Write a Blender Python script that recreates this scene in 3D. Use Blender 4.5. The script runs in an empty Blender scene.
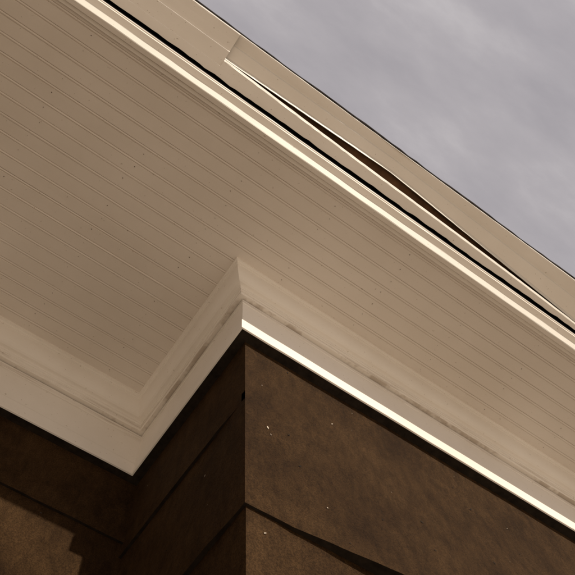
import bpy, bmesh, math, random
from mathutils import Vector, Matrix
from mathutils import noise as mn
random.seed(4)
CZ=1.6
sc=bpy.context.scene
sc.view_settings.view_transform='Standard'
sc.view_settings.look='None'
sc.view_settings.exposure=0

# ---------------- materials ----------------
def nodes(name):
    m=bpy.data.materials.new(name); m.use_nodes=True
    nt=m.node_tree; return m,nt,nt.nodes['Principled BSDF']
def noise(nt,vec,scale,detail=3,rough=.6,mapscale=(1,1,1)):
    mp=nt.nodes.new('ShaderNodeMapping'); mp.inputs['Scale'].default_value=mapscale
    nt.links.new(vec,mp.inputs['Vector'])
    n=nt.nodes.new('ShaderNodeTexNoise'); n.inputs['Scale'].default_value=scale
    n.inputs['Detail'].default_value=detail; n.inputs['Roughness'].default_value=rough
    nt.links.new(mp.outputs[0],n.inputs['Vector']); return n
def ramp(nt,fac,stops):
    r=nt.nodes.new('ShaderNodeValToRGB'); e=r.color_ramp.elements
    e[0].position=stops[0][0]; e[0].color=(*stops[0][1],1)
    e[1].position=stops[-1][0]; e[1].color=(*stops[-1][1],1)
    for p,c in stops[1:-1]:
        q=e.new(p); q.color=(*c,1)
    nt.links.new(fac,r.inputs[0]); return r
def mult(nt,a,b,f=1.0,mode='MULTIPLY'):
    m=nt.nodes.new('ShaderNodeMix'); m.data_type='RGBA'; m.blend_type=mode
    if isinstance(f,float): m.inputs[0].default_value=f
    else: nt.links.new(f,m.inputs[0])
    for k,v in ((6,a),(7,b)):
        if isinstance(v,tuple): m.inputs[k].default_value=(*v,1)
        else: nt.links.new(v,m.inputs[k])
    return m.outputs[2]
def paint(name,base,dirt=.6,rough=.5,stain=False):
    m,nt,b=nodes(name)
    tc=nt.nodes.new('ShaderNodeTexCoord').outputs['Object']
    n1=noise(nt,tc,1.6,4,.6)
    r1=ramp(nt,n1.outputs[0],[(.3,(.86,.84,.81)),(.65,(1,1,1))])
    col=mult(nt,base,r1.outputs[0],dirt)
    n3=noise(nt,tc,60,2,.7)
    r3=ramp(nt,n3.outputs[0],[(.26,(.5,.43,.36)),(.31,(1,1,1))])
    col=mult(nt,col,r3.outputs[0],.6)
    if stain:
        sp=nt.nodes.new('ShaderNodeSeparateXYZ'); nt.links.new(tc,sp.inputs[0])
        a=nt.nodes.new('ShaderNodeMath'); a.operation='SUBTRACT'; nt.links.new(sp.outputs[2],a.inputs[0]); a.inputs[1].default_value=4.432
        c=nt.nodes.new('ShaderNodeMath'); c.operation='ABSOLUTE'; nt.links.new(a.outputs[0],c.inputs[0])
        rz=ramp(nt,c.outputs[0],[(.010,(1,1,1)),(.05,(0,0,0))])
        n2=noise(nt,tc,8,5,.8,(.3,.3,14))
        r2=ramp(nt,n2.outputs[0],[(.50,(0,0,0)),(.58,(1,1,1))])
        f=mult(nt,rz.outputs[0],r2.outputs[0])
        f=mult(nt,f,(.55,.55,.55))
        col=mult(nt,col,(.36,.28,.20),f,'MIX')
    nt.links.new(col,b.inputs['Base Color'])
    b.inputs['Roughness'].default_value=rough
    b.inputs['Specular IOR Level'].default_value=.3
    bp=nt.nodes.new('ShaderNodeBump'); bp.inputs['Strength'].default_value=.2; bp.inputs['Distance'].default_value=.002
    n4=noise(nt,tc,35,3,.6,(.25,1,1)); nt.links.new(n4.outputs[0],bp.inputs['Height'])
    nt.links.new(bp.outputs[0],b.inputs['Normal'])
    return m
M_soff=paint('soffit_paint',(.75,.685,.61),.7)
M_trim=paint('trim_paint',(.82,.765,.69),.8,.5,True)
M_sunlit=paint('sunlit_trim_paint',(.66,.62,.55),.5,.45)  # lit copy of the trim: sun-facing strips, base toned down against blowing out
def plain(name,col,rough=.8,sc_=20):
    m,nt,b=nodes(name)
    tc=nt.nodes.new('ShaderNodeTexCoord').outputs['Object']
    n=noise(nt,tc,sc_,3,.7)
    r=ramp(nt,n.outputs[0],[(.3,tuple(c*.5 for c in col)),(.7,tuple(min(1,c*1.4) for c in col))])
    nt.links.new(r.outputs[0],b.inputs['Base Color']); b.inputs['Roughness'].default_value=rough
    b.inputs['Specular IOR Level'].default_value=.15
    return m
M_dark=plain('dark_gap',(.018,.014,.011))
M_shade_joint=plain('underside_shade_and_joint',(.022,.016,.011))  # shadow on undersides painted as near-black colour; also colours the crown joint
M_brown=plain('bare_wood',(.14,.072,.036),.8,8)
M_shingle=plain('roof_shingles',(.045,.04,.04),.95,30)
M_nail=plain('rusty_nail',(.10,.06,.04),.6)
def wallmat():
    m,nt,b=nodes('brown_wall_paint')
    tc=nt.nodes.new('ShaderNodeTexCoord').outputs['Object']
    n1=noise(nt,tc,3.0,5,.7)
    r1=ramp(nt,n1.outputs[0],[(.30,(.036,.0175,.0065)),(.5,(.056,.029,.011)),(.70,(.078,.042,.017))])
    n2=noise(nt,tc,26,5,.8,(1,1,.4))
    r2=ramp(nt,n2.outputs[0],[(.35,(.5,.48,.45)),(.6,(1.0,1.0,1.0))])
    col=mult(nt,r1.outputs[0],r2.outputs[0],.85)
    n5=noise(nt,tc,210,2,.6)
    r5=ramp(nt,n5.outputs[0],[(.38,(.45,.43,.4)),(.6,(1,1,1))])
    col=mult(nt,col,r5.outputs[0],.8)
    nt.links.new(col,b.inputs['Base Color'])
    b.inputs['Roughness'].default_value=.7
    b.inputs['Specular IOR Level'].default_value=.06
    bp=nt.nodes.new('ShaderNodeBump'); bp.inputs['Strength'].default_value=.9; bp.inputs['Distance'].default_value=.009
    n4=noise(nt,tc,34,6,.78); nt.links.new(n4.outputs[0],bp.inputs['Height'])
    nt.links.new(bp.outputs[0],b.inputs['Normal'])
    return m
M_wall=wallmat()
M_chip=plain('chipped_paint',(.50,.42,.33),.8,60)
M_ding=plain('dark_ding',(.010,.007,.005),.8,60)

# ---------------- helpers ----------------
house=bpy.data.objects.new('house',None); sc.collection.objects.link(house)
def mesh(name,verts,faces,mat,parent=house,mats=None,fm=None,recalc=True):
    me=bpy.data.meshes.new(name)
    me.from_pydata([(x,y,z+CZ) for x,y,z in verts],[],faces)
    for m in (mats or [mat]): me.materials.append(m)
    if fm:
        for p,i in zip(me.polygons,fm): p.material_index=i
    if recalc:
        bm=bmesh.new(); bm.from_mesh(me); bmesh.ops.recalc_face_normals(bm,faces=bm.faces); bm.to_mesh(me); bm.free()
    o=bpy.data.objects.new(name,me); sc.collection.objects.link(o)
    if parent: o.parent=parent
    return o
def stations(a,b,step):
    n=max(1,int(round((b-a)/step))); return [a+(b-a)*i/n for i in range(n+1)]
def loft(name,xs,prof,mats,fm=None,jit=.0008,cap=False):
    V=[];F=[];FM=[]
    for x in xs:
        p=prof(x); n=len(p)
        for y,z in p: V.append((x,y+random.uniform(-jit,jit),z+random.uniform(-jit,jit)))
    for i in range(len(xs)-1):
        for j in range(n-1):
            F.append((i*n+j,i*n+j+1,(i+1)*n+j+1,(i+1)*n+j)); FM.append(fm[j] if fm else 0)
    if cap:
        F.append(tuple(range(n))); FM.append(0)
    return mesh(name,V,F,None,mats=mats,fm=FM)
SX,SY1,SY0=.579,1.734,.918
XL,XR=-6.0,7.0
def sweep(name,prof,mats,fm=None,jit=.0006):
    na=len(stations(XL,SX,.12)); nb=len(stations(SY1,SY0,.1)); nc=len(stations(SX,XR,.12))
    def pth(q):
        P=[]
        for i in range(na): P.append((XL+(SX+q-XL)*i/(na-1),SY1+q))
        for i in range(1,nb): P.append((SX+q,SY1+q+(SY0-SY1)*i/(nb-1)))
        for i in range(1,nc): P.append((SX+q+(XR-SX-q)*i/(nc-1),SY0+q))
        return P
    cols=[pth(q) for q,z in prof]; n=len(cols[0]); k=len(prof)
    V=[];F=[];FM=[]
    for i in range(n):
        dz=random.uniform(-jit,jit); dd=random.uniform(-jit,jit)
        for j in range(k):
            x,y=cols[j][i]; V.append((x+dd*.6,y+dd,prof[j][1]+dz))
    for i in range(n-1):
        for j in range(k-1): F.append((i*k+j,i*k+j+1,(i+1)*k+j+1,(i+1)*k+j)); FM.append(fm[j] if fm else 0)
    return mesh(name,V,F,None,mats=mats,fm=FM)

# ---------------- soffit beadboard ----------------
pitch=.068
prof=[(.415,3.0)]
y=.462
while y<2.0:
    dz=random.uniform(-.0008,.0008); dy=random.uniform(-.0025,.0025); y+=dy
    dp=random.uniform(.0030,.0048)
    prof+= [(y-.0075,3.0+dz),(y-.0060,3.0+dp),(y-.0042,3.0006),(y,2.9992),(y+.0040,3.0006),(y+.0054,3.0024),(y+.0068,3.0+dz)]
    y+=pitch-dy
prof.append((2.1,3.0))
loft('beadboard_soffit',stations(XL,XR,.35),lambda x:prof,[M_soff],jit=.0004)
V=[];F=[]
for xr in stations(-2.4,3.2,.41):
    yy=.462+pitch*.3
    while yy<1.75:
        if not(xr>.5 and yy>.9) and random.random()<.8:
            cx=xr+random.uniform(-.012,.012); cy=yy+random.uniform(-.006,.006); r=random.uniform(.0012,.0022); b0=len(V)
            for a in range(8): V.append((cx+r*math.cos(a*.785),cy+r*math.sin(a*.785),2.9983))
            F.append(tuple(range(b0,b0+8)))
        yy+=pitch
mesh('soffit_nails',V,F,M_nail)

# ---------------- crown + frieze ----------------
cr=[(-.004,3.004),(-.004,2.986),(.004,2.984),(.006,2.982),(.006,2.974),(.012,2.972),(.012,2.968)]
for i in range(1,9):
    t=i/8*math.pi/2
    cr.append((.012+.040*(1-math.cos(t)), 2.968-.082*math.sin(t)))
cr+=[(.058,2.884),(.060,2.880),(.060,2.872),(.064,2.869),(.064,2.861),(.069,2.858),(.069,2.845),(.074,2.841),(.097,2.841)]
sweep('crown_moulding',cr,[M_trim])
fr=[(.0975,2.842),(.0975,2.836),(.091,2.8345),(.0905,2.805),(.0930,2.803),(.0925,2.72),(.0905,2.628),(.0885,2.622),(.086,2.620),(.085,2.616),(.085,2.552),(.0865,2.549),(.092,2.547),(.15,2.547)]
sweep('frieze_board',fr,[M_trim,M_shade_joint],[1]+[0]*11+[1])  # first strip is the dark joint, last is painted shadow under the board

# ---------------- walls ----------------
Q=.132
wx,wy0,wy1=SX+Q,SY0+Q,SY1+Q
def panel(name,P,Qd,nu,nv,z0,z1,off,edge=None):
    P=Vector(P);Qv=Vector(Qd); d=(Qv-P); L=d.length; d.normalize()
    nrm=Vector((d.y,-d.x))
    V=[];F=[];FM=[]
    for i in range(nu+1):
        u=(i/nu)**1.0
        for j in range(nv+1):
            v=j/nv; p=P+d*L*u+nrm*off(u*L,v)
            zz=z0+(z1-z0)*v
            if edge and j==0: zz+=edge(u*L)
            V.append((p.x,p.y,zz))
        p=P+d*L*u+nrm*(-.03); V.append((p.x,p.y,z0+.004))
    k=nv+2
    for i in range(nu):
        for j in range(nv): F.append((i*k+j,i*k+j+1,(i+1)*k+j+1,(i+1)*k+j)); FM.append(0)
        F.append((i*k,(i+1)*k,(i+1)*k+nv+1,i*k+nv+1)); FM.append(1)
    return mesh(name,V,F,None,mats=[M_wall,M_shade_joint],fm=FM)  # bottom lip of each panel carries painted shadow
def sm(t): t=max(0,min(1,t)); return t*t*(3-2*t)
def rough_edge(s): return lambda u: (mn.noise(Vector((u*9,s,0)))*.004+mn.noise(Vector((u*40,s,3)))*.0025)*sm(u/.1)
zt=2.57
def offR(u,v):
    f=sm(u/.12)
    return f*((1-v)**3*(.044*sm(u/.7)*(1-.6*sm((u-.9)/1.5))) + mn.noise(Vector((u*2,v*2,7)))*.003)
C=[0,.010,.016]
panel('siding_panel',(wx,wy0),(XR,wy0),160,14,1.59,zt,offR,rough_edge(1))
panel('siding_panel_lower',(wx+C[1],wy0+C[1]),(XR,wy0+C[1]),80,8,.6,1.66,lambda u,v:sm(u/.2)*(1-v)**3*.012,rough_edge(2))
panel('siding_panel_base',(wx+C[2],wy0+C[2]),(XR,wy0+C[2]),60,8,-CZ,.66,lambda u,v:0,None)
LL=wy1-wy0
for k,(a,b,c,s) in enumerate([(2.13,zt,0,10),(1.59,2.18,0,11),(.6,1.66,1,12),(-CZ,.66,2,13)]):
    lip=.010 if k else .007
    base=0 if k!=1 else -.004
    panel('return_wall_panel_%d'%k,(wx+C[c],wy1+.03),(wx+C[c],wy0+C[c]),40,10,a,b,
          (lambda s,lip,base:(lambda u,v:sm((LL-u)/.15)*(base+(1-v)**3*lip+mn.noise(Vector((u*2,v*2,s)))*.002)))(s,lip,base),
          (lambda s:(lambda u:sm((LL-u)/.15)*mn.noise(Vector((u*9,s,0)))*.005))(s))
for k,(a,b,s,o) in enumerate([(2.2,zt,31,.004),(1.82,2.25,35,0),(1.45,1.87,32,-.004),(.6,1.5,33,-.010),(-CZ,.66,34,-.014)]):
    panel('recessed_wall_panel_%d'%k,(XL,wy1),(wx+.02,wy1),120,8,a,b,
          (lambda o,c:(lambda u,v:o+(1-v)**3*.008+mn.noise(Vector((u*2,v*2,c)))*.002))(o,s),rough_edge(s))
mesh('house_core',[(XL,wy1+.05,-CZ),(wx+.05,wy1+.05,-CZ),(wx+.05,wy0+.05,-CZ),(XR,wy0+.05,-CZ),(XR,9,-CZ),(XL,9,-CZ),
                   (XL,wy1+.05,2.98),(wx+.05,wy1+.05,2.98),(wx+.05,wy0+.05,2.98),(XR,wy0+.05,2.98),(XR,9,2.98),(XL,9,2.98)],
     [(0,1,7,6),(1,2,8,7),(2,3,9,8),(3,4,10,9),(4,5,11,10),(5,0,6,11)],M_wall)
def flakes(name,n,mat,smin,smax,seed,spots=()):
    rnd=random.Random(seed); V=[];F=[]
    def add(plane,u,z,s):
        b0=len(V); k=7; ang=rnd.uniform(0,3.14); el=rnd.uniform(1,2.6)
        for i in range(k):
            t=i/k*6.283; r=s*rnd.uniform(.5,1.2)
            a=r*math.cos(t)*el; b=r*math.sin(t)
            du=a*math.cos(ang)-b*math.sin(ang); dz=a*math.sin(ang)+b*math.cos(ang)
            if plane=='R':
                v=(z+dz-1.59)/(zt-1.59) if z>1.60 else (z+dz-.6)/1.06
                yy=(wy0-offR(u+du-wx,v)) if z>1.6 else wy0+C[1]-sm((u-wx)/.2)*(1-v)**3*.012
                V.append((u+du,yy-.0025,z+dz))
            elif plane=='L': V.append((wx-.009,u+du,z+dz))
            else: V.append((u+du,wy1-.014,z+dz))
        F.append(tuple(range(b0,b0+k)))
    for pl,u,z,s in spots: add(pl,u,z,s)
    for i in range(n):
        pl=rnd.choice('RRRLW')
        s=smin+(smax-smin)*rnd.random()**3
        if pl=='R': add('R',rnd.uniform(wx+.03,2.6),rnd.uniform(1.62,2.5),s)
        elif pl=='L': add('L',rnd.uniform(wy0+.16,wy1-.05),rnd.uniform(1.65,2.5),s)
        else: add('W',rnd.uniform(-.6,wx-.05),rnd.uniform(1.5,2.15),s)
    mesh(name,V,F,mat,recalc=False)
flakes('paint_chips',20,M_chip,.0010,.0026,5,[('R',.80,2.02,.0034),('R',.81,1.99,.002),('R',1.10,2.30,.003),('R',1.0,1.75,.0022),('R',.78,1.52,.0025)])
flakes('wall_dings',160,M_ding,.0010,.004,9)

# ---------------- cornice at the eave ----------------
fa=[(.44,3.004),(.44,2.992),(.425,2.992),(.422,2.984),(.403,2.981),(.400,2.984),(.388,3.036),(.385,3.040),(.360,3.053),(.358,3.064),(.354,3.066),(.352,3.070),(.352,3.22),(.30,3.24)]
loft('eave_fascia_trim',stations(XL,XR,.12),lambda x:fa,[M_sunlit,M_trim,M_dark],
     fm=[1,1,1,1,0,0,0,1,1,1,1,2,2],jit=.0007)
def pz(y): return 3.2685-.5*y
X0=.08
OUT=[(.157,3.24),(.156,3.262),(.20,3.262)]
def gy(x): return .338+.0035*mn.noise(Vector((x*3,5,0)))+.0045*mn.noise(Vector((x*17,1,0)))
def profL(x):
    g=gy(x)
    return [(g,3.25),(g,pz(g)),(.30,pz(.30)),(.299,pz(.30)+.006),(.235,pz(.235)+.004),(.233,pz(.235)+.016),(.19,pz(.19)+.014),(.162,pz(.162)+.012),(.157,pz(.157)+.012)]+OUT
loft('upper_cornice',stations(XL,X0,.025),profL,[M_trim,M_dark,M_sunlit],fm=[1,0,0,0,0,0,0,0,2,2,2],jit=.0004)
def lerp(a,b,t): t=max(0,min(1,t)); return a+(b-a)*t
def rA(x): return lerp(.0876,.103,(x-X0)/(2.30-X0))+.0007*math.sin(x*3)
def rB(x):
    if x<.95: return lerp(.0862,.0795,(x-X0)/(.95-X0))
    return lerp(.0795,.1022,((x-.95)/(2.30-.95))**1.05)
def yA(x):
    r=rA(x); return r*3.2685/(1+.5*r)
def zB(x): return 3.135+.055*max(0,1-abs(x-.95)/1.25) 
xs=stations(X0,2.3,.025)+stations(2.3,XR,.2)[1:]
def profA(x):
    a=yA(x); z=pz(a); g=gy(x)
    return [(g,3.25),(g,pz(g)),((.337+a)/2,pz((.337+a)/2)),(a+.001,z-.001),(a-.001,z+.002),(a-.006,z+.026),(a-.003,z+.03),(a+.01,z+.055)]
loft('pediment_base_moulding',xs,profA,[M_trim,M_dark,M_sunlit],fm=[1,0,0,2,2,0,1],jit=.0004,cap=True)
def profB(x):
    z=zB(x); b=min(rB(x)*z,yA(x)-.004)
    m=b*.45+.157*.55
    return [(b+.012,z+.05),(b,z+.004),(b-.002,z),(b-.009,z+.018),(b-.012,z+.02),(m,z+.02+(b-m)*.35),(m-.004,z+.032+(b-m)*.35),(.165,z+.034+(b-.165)*.3),(.157,z+.038+(b-.165)*.3)]+[(.157,3.248),(.156,3.262),(.20,3.262)]
loft('pediment_raking_moulding',xs,profB,[M_trim,M_brown,M_sunlit],fm=[1,2,2,2,0,2,0,0,2,2,2],jit=.0004,cap=True)
loft('exposed_wood_backing',xs,lambda x:[(.330,3.19),(.30,3.20),(.25,3.225),(.19,3.256)],[M_brown],jit=.002)
# ---------------- roof ----------------
V=[];F=[]
xsR=stations(XL-.3,XR+.3,.05)
for i,x in enumerate(xsR):
    j=random.uniform(-.0015,.0015)+.003*mn.noise(Vector((x*2,0,0)))
    for (y_,z_) in [(.21,3.263),(.150+j,3.263),(.149+j,3.280),(5.0,6.4),(9.9,3.28),(9.9,3.22),(5.0,6.3),(.22,3.262)]:
        V.append((x,y_,z_))
k=8
for i in range(len(xsR)-1):
    for j in range(k-1): F.append((i*k+j,i*k+j+1,(i+1)*k+j+1,(i+1)*k+j))
mesh('shingle_roof',V,F,M_shingle)
for nm,x in (('gable_end_west',XL-.01),('gable_end_east',XR+.01)):
    mesh(nm,[(x,.45,2.97),(x,9.4,2.97),(x,9.4,3.3),(x,5,6.2),(x,.45,3.3)],[(0,1,2,3,4)],M_wall)

# ---------------- ground ----------------
gm,nt,b=nodes('dry_ground')
tc=nt.nodes.new('ShaderNodeTexCoord').outputs['Object']
n=noise(nt,tc,.6,4,.65)
r=ramp(nt,n.outputs[0],[(.3,(.44,.375,.30)),(.7,(.58,.50,.41))])
nt.links.new(r.outputs[0],b.inputs['Base Color']); b.inputs['Roughness'].default_value=.95
me=bpy.data.meshes.new('ground'); s=600
me.from_pydata([(-s,-s,0),(s,-s,0),(s,s,0),(-s,s,0)],[],[(0,1,2,3)]); me.materials.append(gm)
sc.collection.objects.link(bpy.data.objects.new('ground',me))

# ---------------- light ----------------
sunv=Vector((.17,-1,.575)).normalized()
L=bpy.data.lights.new('sun','SUN'); L.energy=4.3; L.angle=math.radians(.6); L.color=(1,.91,.78)
lo=bpy.data.objects.new('sun',L); sc.collection.objects.link(lo)
lo.rotation_euler=sunv.to_track_quat('Z','Y').to_euler(); lo.location=(0,-5,8)
w=bpy.data.worlds.new('World'); sc.world=w; w.use_nodes=True; nt=w.node_tree
bg=nt.nodes['Background']; bg.inputs[1].default_value=.1
sky=nt.nodes.new('ShaderNodeTexSky'); sky.sky_type='NISHITA'; sky.sun_disc=False
sky.sun_elevation=math.asin(sunv.z); sky.sun_rotation=math.atan2(sunv.x,sunv.y)
tc=nt.nodes.new('ShaderNodeTexCoord').outputs['Generated']
n=noise(nt,tc,4.2,6,.55,(1.0,2.4,1.0))
r=ramp(nt,n.outputs[0],[(.3,(4.0,3.7,3.85)),(.5,(4.7,4.35,4.45)),(.7,(6.0,5.6,5.6))])
col=mult(nt,sky.outputs[0],r.outputs[0],.9,'MIX')
nt.links.new(col,bg.inputs[0])

# ---------------- camera ----------------
cam=bpy.data.cameras.new('camera'); co=bpy.data.objects.new('camera',cam); sc.collection.objects.link(co)
R=Vector((.8137,-.5788,-.0533)); Fw=Vector((.2594,.2797,.9243))
Fw.normalize(); R=(R-Fw*R.dot(Fw)).normalized(); U=R.cross(Fw)
m=Matrix((( R.x,U.x,-Fw.x,0),(R.y,U.y,-Fw.y,0),(R.z,U.z,-Fw.z,CZ),(0,0,0,1)))
co.matrix_world=m
cam.sensor_width=36; cam.lens=45.64; cam.clip_start=.05; cam.clip_end=2000
sc.camera=co
